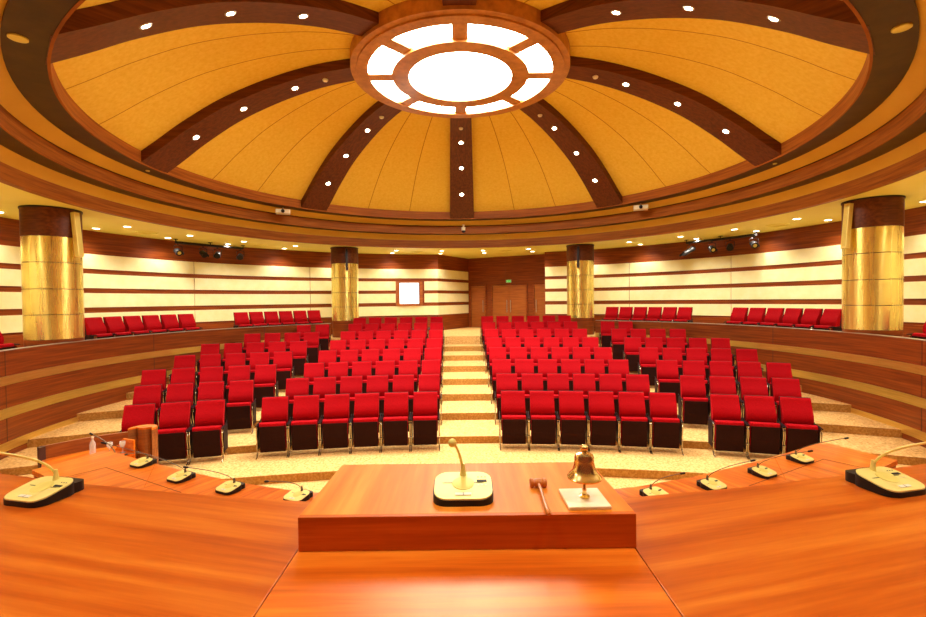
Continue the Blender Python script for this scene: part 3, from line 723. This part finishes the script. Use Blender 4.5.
for x, y, tip, lb in ((-2.72, 3.88, (.10, -.30, .19), 'leftmost microphone on the lower stage desk'), (-2.20, 3.55, (-.42, -.18, .34), 'second microphone from the left on the lower desk, long leaning gooseneck'),
                      (-1.71, 3.33, (-.16, -.22, .25), 'third microphone from the left on the lower desk'), (-1.16, 3.17, (-.08, -.27, .23), 'microphone on the lower desk just left of the lectern box'),
                      (1.30, 3.13, (.12, -.10, .20), 'microphone on the lower desk just right of the lectern box'), (1.77, 3.28, (.16, -.17, .25), 'second microphone right of the lectern box on the lower desk'),
                      (2.28, 3.51, (.15, -.25, .26), 'third microphone right of the lectern box, gooseneck crossing the next'), (2.78, 3.80, (.04, -.38, .30), 'rightmost microphone on the lower stage desk')):
    mic((x, y, TH), math.radians(-26 if x < 0 else 26), tip, lb, sc=.84, bow=.06)

# gavel
gz = H(-.646)
gv = thing('gavel', 'small wooden gavel lying on the lectern box beside the bell', 'gavel', (.251, 1.562, gz), math.radians(0))
bm = B(); lathe(bm, [(.012, -.029), (.0155, -.026), (.0155, -.017), (.012, -.014), (.0145, -.007), (.0145, .007), (.012, .014), (.0155, .017), (.0155, .026), (.012, .029)], 18, Matrix.Translation((0, .02, .0158)) @ Matrix.Rotation(PI / 2, 4, 'Y')); obj('gavel_head', bm, 'gavel', gv, smooth=True)
bm = B(); tube(bm, [(0, .010, .0158), (0, -.04, .014), (-.002, -.10, .011), (-.004, -.155, .010), (-.004, -.192, .010), (-.0035, -.203, .010)], [.005, .0065, .0055, .0075, .009, .005], 10); obj('gavel_handle', bm, 'gavel', gv, smooth=True)
# bell on its slab
be = thing('desk_bell', 'brass hand bell standing on a pale stone slab', 'bell', (.386, 1.475, gz), 0)
bm = B(); prism(bm, [(-.073, .068), (.058, .072), (.062, -.070), (-.070, -.073)], 0, .011); obj('stone_base', bm, 'onyx', be, bevel=.002)
bm = B(); lathe(bm, [(.016, .011), (.017, .016), (.008, .020), (.006, .03), (.0075, .036), (.005, .042), (.005, .095)], 18); obj('bell_spindle', bm, 'brass', be, smooth=True)
bm = B(); lathe(bm, [(.050, .062), (.054, .060), (.0545, .064), (.050, .071), (.043, .078), (.037, .088), (.033, .102), (.031, .118), (.0305, .130), (.027, .139), (.018, .144), (.010, .146), (.009, .151), (.0125, .156), (.0125, .163), (.008, .169), (.003, .171)], 36); obj('bell_body', bm, 'brass', be, smooth=True)

for c_ in be.children:
    if c_.name.startswith('bell_'): c_.scale = (1, 1, .97); c_.location = (-.004, 0, .014 if c_.name == 'bell_body' else 0)
# clerk's bench on the hall floor at the left
ck = thing('clerk_bench', 'small curved dark wood bench with scroll end, left of the front seats', 'bench', (-4.7, 6.0, 0.001))
def cr(x, y): return (x + 4.7, y - 6.0)
pts = [bez_p for bez_p in bez((-5.36, 5.86, 0), (-5.15, 6.15, 0), (-4.95, 6.4, 0), (-4.60, 6.52, 0), 10)]
bm = B()
for p, q in zip(pts, pts[1:]):
    n_ = Vector((-(q - p).y, (q - p).x)).normalized() * .05
    prism(bm, [cr(p.x, p.y), cr(q.x, q.y), cr(q.x + n_.x, q.y + n_.y), cr(p.x + n_.x, p.y + n_.y)], 0, EYE - 1.80)
obj('back_panel', bm, 'clerk', ck)
bm = B(); prism(bm, [cr(-5.41, 5.84), cr(-5.345, 5.80), cr(-5.325, 5.865), cr(-5.39, 5.905)], 0, EYE - 1.80); obj('end_post', bm, 'dark_end', ck)
bm = B(); prism(bm, [cr(p.x, p.y - .008) for p in pts] + [cr(-4.35, 6.05), cr(-4.7, 5.75), cr(-5.1, 5.55)], EYE - 2.0, EYE - 1.965); obj('bench_top', bm, 'tier_l', ck)
out = []
for i in range(13): a = math.radians(200 - 220 * i / 12); out.append(cr(-4.36 + .17 * math.cos(a), 6.26 + .17 * math.sin(a)))
for i in range(9): a = math.radians(-10 - 150 * i / 8); out.append(cr(-4.36 + .10 * math.cos(a), 6.22 + .09 * math.sin(a) + .10))
bm = B(); prism(bm, out, 0, EYE - 1.70); obj('scroll_end', bm, 'clerk', ck)
bm = B(); prism(bm, out, EYE - 1.70, EYE - 1.68); obj('scroll_top', bm, 'tier_l', ck)
bm = B(); a_, b_ = cr(-4.74, 6.22), cr(-4.36, 6.08)
v = [bm.verts.new(q) for q in ((a_[0], a_[1], EYE - 2.0), (b_[0], b_[1], EYE - 2.1), (b_[0], b_[1], EYE - 1.80), (a_[0] + .18, a_[1] - .06, EYE - 1.80))]
bm.faces.new(v); r_ = bmesh.ops.extrude_face_region(bm, geom=bm.faces[:]); bmesh.ops.translate(bm, verts=[e for e in r_['geom'] if isinstance(e, bmesh.types.BMVert)], vec=(.0, .03, 0)); obj('side_panel', bm, 'desk', ck)
bz = EYE - 1.964
bm = B(); lathe(bm, [(.030, 0), (.034, .01), (.034, .13), (.026, .16), (.012, .19), (.012, .215)], 18); 
bt = thing('water_bottle', 'clear water bottle with pale cap on the clerk bench', 'bottle', (-4.86, 6.03, bz)); obj('bottle_body', bm, 'glass', bt, smooth=True)
bm = B(); lathe(bm, [(.014, .216), (.014, .236)], 14); obj('bottle_cap', bm, 'white', bt, smooth=True)
for x, y, lb in ((-4.66, 6.06, 'stemmed water glass next to the bottle on the clerk bench'), (-4.52, 6.10, 'stemmed water glass nearer the scroll end of the clerk bench')):
    bm = B(); lathe(bm, [(.032, 0), (.032, .003), (.005, .008), (.004, .06), (.022, .08), (.034, .11), (.033, .15), (.031, .15), (.032, .11), (.018, .083)], 18); tag(obj('water_glass', bm, 'glass', loc=(x, y, bz), smooth=True), lb, 'glass', 'glasses on the clerk bench')
mc = thing('gooseneck_microphone', 'thin black gooseneck microphone rising from the clerk bench', 'microphone', (-4.50, 5.95, bz))
bm = B(); lathe(bm, [(.04, 0), (.04, .015), (.01, .02)], 16); obj('microphone_foot', bm, 'black', mc, smooth=True)
bm = B(); tube(bm, bez((0, 0, .015), (-.02, 0, .12), (-.12, 0, .2), (-.24, -.06, .30), 12), .006); obj('gooseneck', bm, 'neck', mc, smooth=True)
bm = B(); tube(bm, [(-.24, -.06, .30), (-.27, -.075, .325)], .012); obj('microphone_head', bm, 'black', mc, smooth=True)
